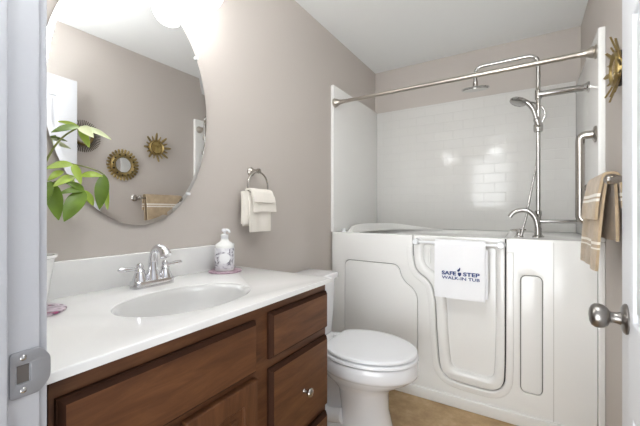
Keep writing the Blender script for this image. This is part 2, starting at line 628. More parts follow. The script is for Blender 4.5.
# ------------------------------------------------------------------ shower surround
SZ = 2.07
SP = 0.029        # thickness of the right panel
tag(obj('tiled_shower_wall', box(nb(), (0.0255, YB - 0.02, 1.0045), (XW - SP - 0.0005, YB, SZ - 0.008), 0.002), 'tile', None, (0.77, YB, 1.0045)),
    'white glossy shower wall panel with subway tile pattern behind the tub', 'shower wall')
tag(obj('shower_wall_panel', box(nb(), (0.0, TF, 1.0045), (0.025, YB, SZ), 0.005, 3), 'acrylic', None, (0.0, 2.5, 1.0045)),
    'smooth white shower wall panel on the left wall over the tub end', 'shower wall')
rp_ = obj('shower_wall_panel', box(nb(), (XW - SP, 2.06, 1.0045), (XW, YB, SZ - 0.035), 0.006, 3), 'acrylic', None, (XW, 2.5, 1.0045))
tag(rp_, 'smooth white shower wall panel on the right carrying the grab bar', 'shower wall')
obj('front_flange', box(nb(), (XW - 0.026, 2.066, 0.0), (XW, TF + 0.026, 1.004), 0.005, 3), 'acrylic', rp_)

# ------------------------------------------------------------------ walk-in tub
tub = thing('walk_in_tub', 'white acrylic walk-in bathtub with a low door in its front', 'bathtub', (0.77, TF, 0))
TZ = 1.004
XT = XW - 0.0262
def fmap(y0):
    return lambda u, v, d: Vector((u, y0 + d, v))
door_out = [(0.602, TZ + 0.0, 0.0), (0.606, 0.86, 0.04), (0.622, 0.785, 0.05), (0.715, 0.722, 0.08), (0.738, 0.63, 0.06), (0.752, 0.36, 0.3), (0.770, 0.165, 0.10),
            (0.93, 0.147, 0.3), (1.100, 0.152, 0.10), (1.106, 0.33, 0.2), (1.107, TZ, 0.0)]
dl = rpoly(door_out, 10)
acc = rpoly([(0.118, 0.16, 0.05), (0.118, 0.812, 0.045), (0.505, 0.808, 0.045), (0.527, 0.715, 0.10), (0.626, 0.648, 0.08), (0.626, 0.16, 0.05)][::-1], 8)
pill = rect(1.183, 0.186, 1.277, 0.808, 0.03, 8)
# skin with the notch of the door: outline runs round the notch
if area2(dl) > 0: dl_seq = dl
notch = [Vector(p) for p in dl]
G = 0.0065
outer = [Vector((0.012, 0.0)), Vector((XT, 0.0)), Vector((XT, TZ))]
nl = [Vector((p.x, p.y)) for p in notch]
# grow the notch by the gap
def grow(L, g):
    LL = L[:]
    rev = area2(LL) < 0
    if rev: LL = LL[::-1]
    LL = offset(LL, -g)
    return LL[::-1] if rev else LL
ng = grow(nl, G)
# order right-top -> bottom -> left-top
if ng[0].x < ng[-1].x:
    ng = ng[::-1]
ng[0].y = TZ; ng[-1].y = TZ
outer = outer + ng + [Vector((0.012, TZ))]
bm = nb()
slab(bm, outer, [grow(acc, 0.0042), grow(pill, 0.0042)], fmap(TF), 0.03, 0.006, holebev=0.004)
obj('front_skirt', bm, 'acrylic', tub)
# raised border that runs alongside the door opening
def ribbon(path, w, y0, depth, bev):
    a = [p for p in path]
    L = []; R = []
    for i, p in enumerate(a):
        t = (a[min(i + 1, len(a) - 1)] - a[max(i - 1, 0)]).normalized()
        n = Vector((-t.y, t.x))
        L.append(p + n * w / 2); R.append(p - n * w / 2)
    return L + R[::-1]
og = grow(nl, 0.026)
if og[0].x > og[-1].x: og = og[::-1]
path = [p for p in og if p.y < 0.93]
path = [Vector((path[0].x, 0.93))] + path + [Vector((path[-1].x, 0.93))]
bm = nb()
slab(bm, ribbon(path, 0.034, TF, 0.02, 0.006), [], fmap(TF - 0.005), 0.012, 0.0045)
obj('door_surround_rib', bm, 'acrylic', tub)
bm = nb()
slab(bm, acc, [], fmap(TF), 0.03, 0.004)
obj('access_panel', bm, 'acrylic', tub)
bm = nb()
slab(bm, pill, [], fmap(TF), 0.03, 0.004)
obj('access_panel', bm, 'acrylic', tub)
# backing behind the gaps
obj('inner_shell', box(nb(), (0.014, TF + 0.011, 0.07), (0.6, TF + 0.029, TZ - 0.03)), 'groove', tub)
obj('inner_shell', box(nb(), (1.125, TF + 0.011, 0.07), (XT - 0.004, TF + 0.029, TZ - 0.03)), 'groove', tub)
obj('door_seal', box(nb(), (0.585, TF + 0.0262, 0.1), (1.125, TF + 0.0278, TZ - 0.004)), 'seal', tub, label='dark rubber door seal')
obj('panel_joint', box(nb(), (1.3255, TF - 0.001, 0.068), (1.3285, TF + 0.002, TZ - 0.012)), 'joint', tub)
# plinth
obj('plinth', box(nb(), (0.012, TF - 0.014, 0.0), (XT, TF + 0.02, 0.066), 0.006, 3), 'acrylic', tub)
# deck with the bathing well
bm = nb()
well = rpoly([(0.14, 2.165, 0.14), (1.085, 2.165, 0.10), (1.085, 2.84, 0.12), (0.14, 2.84, 0.22)], 10)
slab(bm, rect(0.0, TF + 0.028, XW - 0.0, YB - 0.002), [well], lambda u, v, d: Vector((u, v, TZ - d)), 0.62, 0.006, back=False, holebev=0.03)
slab(bm, grow([Vector(p) for p in well], 0.002), [], lambda u, v, d: Vector((u, v, 0.42 - d)), 0.02)
obj('deck', bm, 'acrylic', tub)
# raised rim of the backrest
rim = smooth_path([(0.135, 2.14, 1.002), (0.112, 2.2, 1.030), (0.105, 2.27, 1.050), (0.118, 2.42, 1.060), (0.15, 2.62, 1.055), (0.24, 2.80, 1.05), (0.40, 2.865, 1.028), (0.62, 2.88, 1.005)], 8)
bm = nb()
rr = []
for i, p in enumerate(rim):
    t = (rim[min(i + 1, len(rim) - 1)] - rim[max(i - 1, 0)]); t.z = 0; t.normalize()
    n = Vector((-t.y, t.x, 0)) * -1                       # inwards (towards the well)
    h = max(p.z - 0.998, 0.004)
    b = Vector((p.x, p.y, 0.998))
    rr.append([b - n * 0.03, b - n * 0.012 + Vector((0, 0, h * 0.9)), b - n * 0.004 + Vector((0, 0, h)), b + n * 0.006 + Vector((0, 0, h)), b + n * 0.012 + Vector((0, 0, h * 0.9)), b + n * 0.02 + Vector((0, 0, h * 0.4)), b + n * 0.045])
loft(bm, rr)
obj('backrest_rim', bm, 'acrylic', tub, smooth=60)
obj('jet_knob', lathe(nb(), [(0.016, 0), (0.016, 0.006), (0.011, 0.008), (0.011, 0.014), (0.015, 0.016), (0.015, 0.024), (0.0, 0.027)], (0.075, 2.16, TZ - 0.001), (0, 0, 1), 20), 'plastic', tub)
# door leaf
tdoor_loop = dl
bm = nb()
inset = offset(dl if area2(dl) > 0 else dl[::-1], 0.05)
rec = rpoly([(0.662, 0.945, 0.012), (0.664, 0.822, 0.05), (0.772, 0.756, 0.07), (0.798, 0.64, 0.06), (0.812, 0.36, 0.2), (0.828, 0.222, 0.04), (1.052, 0.212, 0.04), (1.060, 0.40, 0.1), (1.060, 0.945, 0.012)], 8)
slab(bm, dl, [rec], fmap(TF - 0.004), 0.030, 0.006, holebev=0.026)
tdoor = obj('tub_door', bm, 'acrylic', tub)
bm = nb()
recg = grow(rec, 0.003)
slab(bm, recg, [], fmap(TF + 0.0215), 0.004)
obj('recessed_panel', bm, 'acrylic', tdoor)
# small molded ridge at the upper corner of the recess
obj('molded_rib', box(nb(), (0.690, TF + 0.008, 0.83), (0.704, TF + 0.022, 0.935), 0.005, 3), 'acrylic', tdoor)
# white rail across the door
bm = nb()
RY, RZ = TF - 0.052, 0.968
tube(bm, [(0.635, RY, RZ), (1.088, RY, RZ - 0.002)], 0.0085, 16)
rail = obj('hand_rail', bm, 'plastic', tdoor)
for x in (0.632, 1.09):
    lathe(bm := nb(), [(0.0, -0.010), (0.015, -0.010), (0.019, 0.0), (0.019, 0.010), (0.017, 0.02), (0.019, 0.05), (0.022, 0.062)], (x, RY - 0.008, RZ), (0, 1, 0), 24)
    obj('rail_mount', bm, 'plastic', rail)

# ------------------------------------------------------------------ towel cloth builder
def drape(bm, path, along, w0, w1, thick, nw=14, wav=0.003, seed=0, taper=0.0, flare=0.0):
    """sheet following a 2-D/3-D path (list of Vector) swept along direction 'along' from w0 to w1, with thickness"""
    rnd = random.Random(seed)
    P = smooth_path(path, 6)
    n = len(P)
    A = Vector(along).normalized()
    ph = [rnd.uniform(0, 6.28) for _ in range(4)]
    nrm = []
    for i in range(n):
        t = (P[min(i + 1, n - 1)] - P[max(i - 1, 0)]).normalized()
        nrm.append(A.cross(t).normalized())
    grid_a = []; grid_b = []
    wm = (w0 + w1) / 2
    for i in range(n):
        ra = []; rb = []
        for k in range(nw + 1):
            s = k / nw
            w = w0 + (w1 - w0) * s
            drop = abs(P[i].z - max(q.z for q in P))
            ww = wm + (w - wm) * (1 - taper * drop)
            off = wav * min(1.0, drop * 9) * (math.sin(s * 7 + ph[0] + drop * 4) + 0.6 * math.sin(s * 15 + ph[1] - drop * 6)) + flare * drop * (s - 0.5)
            c = P[i] + A * ww + nrm[i] * off
            e = thick / 2 * (1.0 if 0 < k < nw else 0.8)
            ra.append(bm.verts.new(c + nrm[i] * e)); rb.append(bm.verts.new(c - nrm[i] * e))
        grid_a.append(ra); grid_b.append(rb)
    for i in range(n - 1):
        for k in range(nw):
            bm.faces.new((grid_a[i][k], grid_a[i][k + 1], grid_a[i + 1][k + 1], grid_a[i + 1][k]))
            bm.faces.new((grid_b[i][k], grid_b[i + 1][k], grid_b[i + 1][k + 1], grid_b[i][k + 1]))
    for i in range(n - 1):
        for k in (0, nw):
            bm.faces.new((grid_a[i][k], grid_a[i + 1][k], grid_b[i + 1][k], grid_b[i][k]))
    for i in (0, n - 1):
        for k in range(nw):
            bm.faces.new((grid_a[i][k], grid_a[i][k + 1], grid_b[i][k + 1], grid_b[i][k]))
    return bm

def text_bm(body, size, sx=1.0, offs=0.0, extrude=0.0005, shear=0.0):
    cu = bpy.data.curves.new('lettering', 'FONT')
    cu.body = body
    cu.size = size
    cu.offset = offs
    cu.extrude = extrude
    cu.shear = shear
    cu.align_x = 'LEFT'
    o = bpy.data.objects.new('lettering_tmp', cu)
    COL.objects.link(o)
    dg = bpy.context.evaluated_depsgraph_get()
    dg.update()
    me = bpy.data.meshes.new_from_object(o.evaluated_get(dg))
    b = bmesh.new()
    b.from_mesh(me)
    bpy.data.objects.remove(o)
    bpy.data.meshes.remove(me)
    bmesh.ops.scale(b, vec=(sx, 1, 1), verts=b.verts[:])
    return b

def fit_text(b, x0, x1, z0, z1, y, out=None):
    xs = [v.co.x for v in b.verts]; ys = [v.co.y for v in b.verts]
    ax, bx, ay, by = min(xs), max(xs), min(ys), max(ys)
    for v in b.verts:
        u = (v.co.x - ax) / (bx - ax); w = (v.co.y - ay) / (by - ay)
        v.co = Vector((x0 + (x1 - x0) * u, y - v.co.z, z0 + (z1 - z0) * w))
    return b

# white towel on the tub rail
TX0, TX1 = 0.748, 1.016
ty = RY - 0.0155
tw = thing('bath_towel', 'white folded towel with navy lettering hanging on the tub door rail', 'towel', ((TX0 + TX1) / 2, RY, RZ))
bm = nb()
pth = [Vector((0, ty - 0.001, 0.655)), Vector((0, ty, 0.80)), Vector((0, ty + 0.001, 0.945)), Vector((0, ty + 0.006, RZ + 0.008)), Vector((0, RY, RZ + 0.0155)), Vector((0, RY + 0.012, RZ + 0.004)), Vector((0, RY + 0.015, 0.93)), Vector((0, RY + 0.014, 0.70))]
drape(bm, pth, (1, 0, 0), TX0, TX1, 0.011, 18, 0.0012, 3)
obj('cloth', bm, 'cloth_white', tw)
bm = nb()
pth2 = [Vector((0, p.y + (0.0095 if p.y < RY else -0.0), p.z)) for p in [Vector((0, ty, 0.668)), Vector((0, ty, 0.80)), Vector((0, ty, 0.94))]]
drape(bm, pth2, (1, 0, 0), TX0 + 0.004, TX1 + 0.013, 0.007, 12, 0.0012, 5)
obj('folded_layer', bm, 'cloth_white', tw)
yt = ty - 0.0085
lt = nb()
def addbm(dst, src):
    me = bpy.data.meshes.new('tmp'); src.to_mesh(me); src.free(); dst.from_mesh(me); bpy.data.meshes.remove(me)
addbm(lt, fit_text(text_bm('SAFE', 0.02, offs=0.0006), 0.790, 0.868, 0.788, 0.810, yt))
addbm(lt, fit_text(text_bm('STEP', 0.02, offs=0.0006), 0.905, 0.990, 0.788, 0.810, yt))
addbm(lt, fit_text(text_bm('WALK-IN TUB', 0.02, offs=0.0003), 0.790, 0.990, 0.764, 0.781, yt))
obj('lettering', lt, 'navy', tw)
em = nb()
slab(em, rpoly([(0.877, 0.806, 0.003), (0.895, 0.806, 0.003), (0.895, 0.792, 0.006), (0.886, 0.784, 0.002), (0.877, 0.792, 0.006)]), [], lambda u, v, d: Vector((u, yt + d, v)), 0.001)
slab(em, rpoly([(0.872, 0.814, 0.0), (0.876, 0.822, 0.002), (0.884, 0.828, 0.003), (0.884, 0.833, 0.001), (0.890, 0.834, 0.002), (0.890, 0.828, 0.001), (0.888, 0.816, 0.002), (0.880, 0.810, 0.002)]), [], lambda u, v, d: Vector((u, yt + d, v)), 0.001)
obj('emblem', em, 'emblem_thread', tw)

# ------------------------------------------------------------------ shower curtain rod
RYD, RZD = 2.105, 1.938
rod = thing('shower_curtain_rod', 'long brushed nickel shower rod spanning the tub from wall to wall', 'shower rod', (0.77, RYD, RZD))
obj('rod', tube(nb(), [(0.06, RYD, RZD), (0.85, RYD, RZD)], 0.0125, 18), 'rod', rod)
obj('rod', tube(nb(), [(0.80, RYD, RZD), (XW - 0.10, RYD, RZD)], 0.0142, 18), 'rod', rod)
fl = [(0.033, 0.0), (0.033, 0.006), (0.026, 0.012), (0.029, 0.016), (0.026, 0.024), (0.019, 0.038), (0.0155, 0.055), (0.014, 0.08)]
obj('flange', lathe(nb(), fl, (0.025, RYD, RZD), (1, 0, 0), 26), 'rod', rod)
obj('flange', lathe(nb(), fl, (XW - SP, RYD, RZD), (-1, 0, 0), 26), 'rod', rod)

# ------------------------------------------------------------------ shower column
CX, CY = 1.266, 2.33
colm = thing('shower_column', 'chrome shower column with overhead arm rising from the tub deck', 'shower', (CX, CY, TZ))
obj('riser_pipe', tube(nb(), fillet([(CX, CY, TZ + 0.01), (CX, CY, 2.072), (0.93, CY, 2.072), (0.93, CY, 1.975)], 0.06, 8), 0.0115, 18), 'shower_chrome', colm)
obj('riser_base', lathe(nb(), [(0.030, 0), (0.030, 0.006), (0.022, 0.010), (0.018, 0.03), (0.018, 0.05), (0.0145, 0.055), (0.0145, 0.12), (0.018, 0.125), (0.018, 0.15), (0.0125, 0.155)], (CX, CY, TZ), (0, 0, 1), 24), 'shower_chrome', colm)
hd = obj('shower_head', lathe(nb(), [(0.0, 0.0), (0.078, 0.0), (0.083, 0.004), (0.080, 0.010), (0.030, 0.017), (0.016, 0.022), (0.014, 0.05), (0.0125, 0.055)], (0.93, CY, 1.930), (0.02, -0.17, 0.98), 36), 'shower_chrome', colm)
obj('nozzle_face', lathe(nb(), [(0.0, -0.002), (0.074, -0.002), (0.074, 0.002)], (0.93, CY, 1.930), (0.02, -0.17, 0.98), 36), 'shower_chrome', hd)
for z, r in ((1.836, 0.0185), (1.095, 0.0105)):
    br = obj('wall_bracket', tube(nb(), [(CX, CY, z), (XW - 0.05, CY, z)], r, 16), 'shower_chrome', colm)
    obj('bracket_flange', lathe(nb(), [(0.030, 0.0), (0.030, 0.008), (0.022, 0.014), (0.017, 0.03)], (XW - SP, CY, z), (-1, 0, 0), 22), 'shower_chrome', br)
obj('pipe_collar', lathe(nb(), [(0.0115, -0.03), (0.017, -0.025), (0.017, 0.025), (0.0115, 0.03)], (CX, CY, 1.836), (0, 0, 1), 20), 'shower_chrome', colm)
hold = obj('shower_holder', lathe(nb(), [(0.0115, -0.03), (0.022, -0.026), (0.0245, -0.01), (0.0245, 0.012), (0.020, 0.024), (0.0115, 0.028)], (CX, CY, 1.645), (0, 0, 1), 22), 'shower_chrome', colm)
obj('holder_cradle', lathe(nb(), [(0.014, -0.024), (0.0175, -0.018), (0.0175, 0.018), (0.014, 0.024)], (CX - 0.004, CY - 0.032, 1.668), (-0.25, -0.1, 0.9), 18), 'shower_chrome', hold)
# tub spout on the deck, reaching over the well
sp = thing('tub_spout', 'curved chrome tub spout beside the shower column on the deck', 'faucet', (1.245, 2.29, TZ))
path = smooth_path([(1.262, 2.285, TZ), (1.262, 2.287, 1.06), (1.248, 2.29, 1.12), (1.213, 2.295, 1.156), (1.172, 2.30, 1.159), (1.138, 2.305, 1.142), (1.122, 2.307, 1.120)], 7)
obj('spout_neck', tube(nb(), path, [0.015, 0.013], 18), 'shower_chrome', sp)
obj('spout_base', lathe(nb(), [(0.027, 0), (0.026, 0.006), (0.018, 0.012), (0.015, 0.016)], (1.262, 2.285, TZ), (0, 0, 1), 22), 'shower_chrome', sp)
# lever handle left of it
hv = thing('tub_valve', 'small chrome valve with a cross lever on the tub deck under the spout', 'valve', (1.17, 2.30, TZ))
obj('valve_body', lathe(nb(), [(0.024, 0), (0.023, 0.006), (0.015, 0.011), (0.013, 0.03), (0.016, 0.036), (0.014, 0.045), (0, 0.048)], (1.17, 2.30, TZ), (0, 0, 1), 22), 'shower_chrome', hv)
obj('lever', tube(nb(), [(1.125, 2.29, TZ + 0.036), (1.17, 2.30, TZ + 0.039), (1.205, 2.31, TZ + 0.041)], [0.005, 0.0075, 0.005], 12), 'shower_chrome', hv)
# hand shower resting in its holder, with hose
hs = thing('hand_shower', 'chrome hand shower with hose clipped to the shower column', 'hand shower', (1.19, 2.30, 1.75))
hc = Vector((1.165, 2.295, 1.800))
obj('spray_head', lathe(nb(), [(0.0, -0.008), (0.040, -0.008), (0.046, -0.004), (0.046, 0.006), (0.038, 0.014), (0.02, 0.022), (0, 0.025)], hc, (0.35, 0.22, 0.9), 28), 'shower_chrome', hs)
hpath = smooth_path([hc + Vector((0.012, 0.0, 0.012)), (1.212, 2.297, 1.788), (1.236, 2.298, 1.755), (1.250, 2.299, 1.715), (1.258, 2.30, 1.668)], 7)
obj('handle', tube(nb(), hpath, [0.016, 0.011], 16), 'shower_chrome', hs)
hose = smooth_path([(1.258, 2.302, 1.672), (1.262, 2.335, 1.62), (1.268, 2.362, 1.56), (1.258, 2.352, 1.44), (1.232, 2.325, 1.28), (1.206, 2.302, 1.12), (1.19, 2.29, 1.05), (1.182, 2.285, TZ + 0.004)], 8)
obj('hose', tube(nb(), hose, 0.0068, 12), 'shower_chrome', hs)
loop = smooth_path([(1.215, 2.325, 1.80), (1.25, 2.352, 1.795), (1.288, 2.352, 1.76), (1.300, 2.348, 1.715), (1.282, 2.345, 1.672)], 7)
obj('hose_loop', tube(nb(), loop, 0.005, 10), 'shower_chrome', hs)

# ------------------------------------------------------------------ grab bar
gb = thing('grab_bar', 'vertical brushed steel grab bar on the right shower wall', 'grab bar', (XW - SP, 2.13, 1.33))
GX = XW - SP - 0.062
obj('bar', tube(nb(), fillet([(XW - SP - 0.002, 2.115, 1.535), (GX, 2.125, 1.535), (GX, 2.125, 1.105), (XW - SP - 0.002, 2.115, 1.105)], 0.08, 10), 0.0198, 20), 'nickel', gb)
for z in (1.535, 1.105):
    obj('flange', lathe(nb(), [(0.041, 0.0), (0.041, 0.006), (0.032, 0.011), (0.020, 0.014)], (XW - SP, 2.115, z), (-1, 0, 0), 26), 'nickel', gb)

# ------------------------------------------------------------------ towel bar and towels on the right wall
BX, BZ = 1.463, 1.262
bar = thing('towel_bar', 'brushed nickel towel bar on the right wall between tub and door', 'towel bar', (XW, 1.71, BZ))
obj('rail', tube(nb(), [(BX, 1.502, BZ), (BX, 1.965, BZ)], 0.008, 14), 'nickel', bar)
for y in (1.498, 1.968):
    obj('post', lathe(nb(), [(0.026, 0.0), (0.026, 0.006), (0.018, 0.014), (0.011, 0.034), (0.010, 0.044), (0.0145, 0.058), (0.0175, 0.072), (0.0155, 0.086), (0.008, 0.093), (0, 0.095)], (XW, y, BZ), (-1, 0, 0), 22), 'nickel', bar)
def hang(zf, zb, y0, y1, thick, r, xoff_f, xoff_b, seed, m, name, label, wav):
    t = thing(name, label, 'towel', (BX, (y0 + y1) / 2, BZ))
    b = nb()
    p = [Vector((BX - r - xoff_f, 0, zf)), Vector((BX - r - xoff_f * 0.6, 0, (zf + BZ) / 2)), Vector((BX - r, 0, BZ - 0.02)), Vector((BX - r * 0.7, 0, BZ + r * 0.75)), Vector((BX, 0, BZ + r)),
         Vector((BX + r * 0.7, 0, BZ + r * 0.75)), Vector((BX + r, 0, BZ - 0.02)), Vector((BX + r + xoff_b * 0.6, 0, (zb + BZ) / 2)), Vector((BX + r + xoff_b, 0, zb))]
    drape(b, p, (0, 1, 0), y0, y1, thick, 20, wav, seed)
    obj('cloth', b, m, t)
    return t
TAN = (188, 166, 136)
m_long = stripe_mat('tan_terry_long', TAN, (236, 228, 214), [(1.036 - BZ, 0.005), (1.016 - BZ, 0.003)])
m_short = stripe_mat('tan_terry_short', TAN, (238, 231, 220), [(1.212 - BZ, 0.006), (1.194 - BZ, 0.005)])
hang(0.935, 1.045, 1.555, 1.89, 0.011, 0.0145, 0.022, 0.004, 11, m_long, 'bath_towel', 'long tan bath towel on the wall bar, hanging below the shorter towel over it', 0.006)
hang(1.122, 1.165, 1.545, 1.87, 0.011, 0.0275, 0.012, 0.003, 12, m_short, 'hand_towel', 'short tan hand towel with white bands, uppermost on the right wall bar', 0.004)

# ------------------------------------------------------------------ sunburst wall mirrors on the right wall
def sunburst(y, z, r_mirror, r_ring, rays, label, style):
    t = thing('sunburst_mirror', label, 'wall mirror', (XW, y, z), 'sunburst mirrors on the right wall')
    O = Vector((XW, y, z))
    D0 = 0.016 if style == 'spike' else 0.004
    obj('backing', lathe(nb(), [(r_ring * 0.9, 0.0), (r_ring * 0.98, D0), (r_ring * 0.98, D0 + 0.010), (r_ring * 0.6, D0 + 0.014), (0, D0 + 0.014)], O, (-1, 0, 0), 32), 'bronze', t)
    O = O + Vector((-D0, 0, 0))
    rg = [(r_mirror, 0.012), (r_mirror + 0.002, 0.020), ((r_mirror + r_ring) / 2, 0.027), (r_ring - 0.002, 0.021), (r_ring, 0.010)]
    obj('ring', lathe(nb(), rg, O, (-1, 0, 0), 40, cap=False), 'gold', t)
    obj('mirror_glass', lathe(nb(), [(r_mirror, 0.014), (r_mirror * 0.96, 0.0175), (r_mirror * 0.5, 0.0185 if style != 'spike' else 0.024), (0, 0.0187 if style != 'spike' else 0.026)], O, (-1, 0, 0), 36), 'gold_glass' if style == 'spike' else 'mirror', t)
    n = rays
    for k in range(n):
        a = 2 * PI * k / n + 0.07
        d = Vector((0, math.cos(a), math.sin(a))); s = Vector((0, -math.sin(a), math.cos(a)))
        b = nb()
        if style == 'spike':
            L = r_ring + (0.056 if k % 2 == 0 else 0.036)
            w = 0.0105 if k % 2 == 0 else 0.0075
            lift = 0.022 if k % 2 == 0 else 0.014
            st = r_ring - 0.008
            pts = [(st, w * 0.6), (st + (L - st) * 0.4, w), (L - 0.008, w * 0.8), (L, 0.0015)]
        elif style == 'petal':
            L = r_ring + 0.028; st = r_ring - 0.006; w = 0.0100; lift = 0.004
            pts = [(st, w * 0.7), (st + (L - st) * 0.5, w), (L - 0.006, w * 0.8), (L, 0.003)]
        else:
            L = r_ring + 0.048; st = r_ring - 0.004; w = 0.0024; lift = 0.006
            pts = [(st, w), (L - 0.004, w), (L, 0.0015)]
        rings = []
        for q, (rr_, ww) in enumerate(pts):
            h = 0.010 + lift * (rr_ - st) / (L - st)
            c = O + d * rr_ + Vector((-h, 0, 0))
            rings.append([c - s * ww, c + Vector((-0.004, 0, 0)), c + s * ww, c + Vector((0.003, 0, 0))])
        loft(b, rings)
        obj('ray', b, 'gold' if style != 'comb' else 'olive', t)
    if style == 'petal':
        for k in range(24):
            a = 2 * PI * (k + 0.5) / 24
            d = Vector((0, math.cos(a), math.sin(a)))
            b = nb()
            lathe(b, [(0.0085, 0.012), (0.009, 0.022), (0.005, 0.029), (0, 0.031)], O + d * (r_ring - 0.016), (-1, 0, 0), 10)
            obj('bead', b, 'bronze' if k % 2 else 'gold', t)
    return t
sunburst(1.672, 1.695, 0.050, 0.067, 16, 'small gold sunburst mirror with long uneven rays, nearest the tub on the right wall', 'spike')
sunburst(1.402, 1.517, 0.060, 0.096, 28, 'gold round mirror framed in two rows of petals, lowest of the three wall mirrors', 'petal')
sunburst(1.125, 1.690, 0.048, 0.066, 52, 'round mirror with gold ring and fine dark comb-like rays, the wall mirror nearest the door', 'comb')

# ------------------------------------------------------------------ vanity cabinet
VY0, VY1 = 0.232, 1.130
van = thing('vanity_cabinet', 'brown stained wooden bathroom vanity cabinet under the white countertop', 'cabinet', (0.27, 0.68, 0))
bm = nb()
box(bm, (0.004, VY0, 0.10), (0.515, VY0 + 0.016, 0.8735), 0.001)
box(bm, (0.004, VY1 - 0.016, 0.10), (0.515, VY1, 0.8735), 0.001)
box(bm, (0.004, VY0 + 0.017, 0.10), (0.515, VY1 - 0.017, 0.116))
box(bm, (0.004, VY0 + 0.017, 0.117), (0.012, VY1 - 0.017, 0.8735))
box(bm, (0.004, VY0, 0.0), (0.45, VY1, 0.10))
obj('body', bm, 'wood_v', van)
FX = 0.532
openings = [rect(0.262, 0.14, 0.715, 0.675), rect(0.262, 0.705, 0.715, 0.845), rect(0.79, 0.14, 1.10, 0.85)]
bm = nb()
slab(bm, rect(VY0, 0.10, VY1, 0.8735), [], lambda u, v, d: Vector((FX - d, u, v)), 0.016, 0.0015)
obj('face_frame', bm, 'wood_h', van)
def front_panel(name, y0, y1, z0, z1, mname, knob=None):
    b = nb()
    T = 0.020
    def mp(u, v, d): return Vector((FX + T - d, u, v))
    # slab with stepped, chamfered edge profile
    L = rect(y0, z0, y1, z1)
    c = 0.010
    L0 = offset(L, c) if area2(L) > 0 else offset(L[::-1], c)
    R = [(L0, 0.0), (offset(L, 0.004), 0.006), (offset(L, 0.002), 0.010), (L, 0.011), (L, T)]
    rings = [[mp(p.x, p.y, d) for p in ring] for ring, d in R]
    loft(b, rings)
    o = obj(name, b, mname, van, smooth=20)
    o.data.materials.append(M['wood_edge_shade'])
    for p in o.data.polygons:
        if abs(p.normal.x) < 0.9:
            p.material_index = 1                # edge shade painted as darker wood on all four sides
    return o
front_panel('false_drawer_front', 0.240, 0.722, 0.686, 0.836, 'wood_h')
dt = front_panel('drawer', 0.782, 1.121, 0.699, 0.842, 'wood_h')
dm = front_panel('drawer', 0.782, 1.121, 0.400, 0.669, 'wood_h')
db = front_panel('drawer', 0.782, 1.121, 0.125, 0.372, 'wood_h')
kp = [(0.0075, 0.0), (0.006, 0.004), (0.0055, 0.012), (0.010, 0.016), (0.0145, 0.021), (0.0155, 0.026), (0.013, 0.030), (0.006, 0.032), (0, 0.0325)]
obj('knob', lathe(nb(), kp, (FX + 0.020, 0.955, 0.528), (1, 0, 0), 22), 'nickel', dm, label='round nickel knob')
obj('knob', lathe(nb(), kp, (FX + 0.020, 0.955, 0.25), (1, 0, 0), 22), 'nickel', db, label='round nickel knob')
def shaker(y0, y1, z0, z1, ky):
    b = nb()
    T = 0.020
    def mp(u, v, d): return Vector((FX + T - d, u, v))
    w = 0.055
    slab(b, rect(y0, z0, y1, z1), [rect(y0 + w, z0 + w, y1 - w, z1 - w)], mp, T, 0.006, holebev=0.005)
    o = obj('cabinet_door', b, 'wood_v', van, smooth=20)
    b = nb()
    slab(b, rect(y0 + w - 0.003, z0 + w - 0.003, y1 - w + 0.003, z1 - w + 0.003), [], lambda u, v, d: mp(u, v, d + 0.010), 0.006)
    slab(b, rect(y0 + w + 0.022, z0 + w + 0.022, y1 - w - 0.022, z1 - w - 0.022), [], lambda u, v, d: mp(u, v, d + 0.004), 0.008, 0.006)
    obj('door_panel', b, 'wood_v', o, smooth=20)
    obj('knob', lathe(nb(), kp, (FX + T, ky, z1 - 0.12), (1, 0, 0), 22), 'nickel', o, label='round nickel knob')
shaker(0.240, 0.462, 0.125, 0.668, 0.435)
shaker(0.484, 0.722, 0.125, 0.668, 0.511)

# ------------------------------------------------------------------ countertop with sink
CZ = 0.893
CY0, CY1 = 0.219, 1.140
SKX, SKY, SKA, SKB = 0.337, 0.650, 0.143, 0.205
ct = thing('countertop', 'white cultured marble countertop with oval sink on the vanity', 'countertop', (0.28, 0.68, 0.875))
bm = nb()
hole = ellipse(SKX, SKY, SKA + 0.006, SKB + 0.006, 64)
slab(bm, rect(0.0005, CY0, 0.560, CY1), [hole], lambda u, v, d: Vector((u, v, CZ - d)), 0.018, 0.0045, holebev=0.004)
obj('slab', bm, 'marble', ct)
bm = nb()
prof = [(1.045, -0.0035), (1.0, -0.008), (0.95, -0.022), (0.88, -0.05), (0.78, -0.083), (0.62, -0.112), (0.40, -0.13), (0.16, -0.137), (0.10, -0.138)]
rings = [[Vector((SKX + SKA * k * math.cos(2 * PI * i / 64) , SKY + SKB * k * math.sin(2 * PI * i / 64), CZ + z)) for i in range(64)] for k, z in prof]
outp = [(0.12, -0.150), (0.42, -0.142), (0.66, -0.124), (0.84, -0.09), (0.96, -0.055), (1.03, -0.03)]
rings = rings + [[Vector((SKX + SKA * k * math.cos(2 * PI * i / 64), SKY + SKB * k * math.sin(2 * PI * i / 64), CZ + z)) for i in range(64)] for k, z in outp]
loft(bm, rings, False, False)
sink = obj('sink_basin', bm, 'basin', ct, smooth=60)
obj('drain', lathe(nb(), [(0.022, 0.0), (0.022, 0.003), (0.016, 0.004), (0.015, 0.002), (0.0, 0.002)], (SKX, SKY, CZ - 0.139), (0, 0, 1), 24), 'chrome', sink, label='chrome sink drain')
obj('backsplash', box(nb(), (0.0005, CY0, CZ - 0.002), (0.022, CY1 - 0.002, 1.002), 0.004, 3), 'marble', ct)

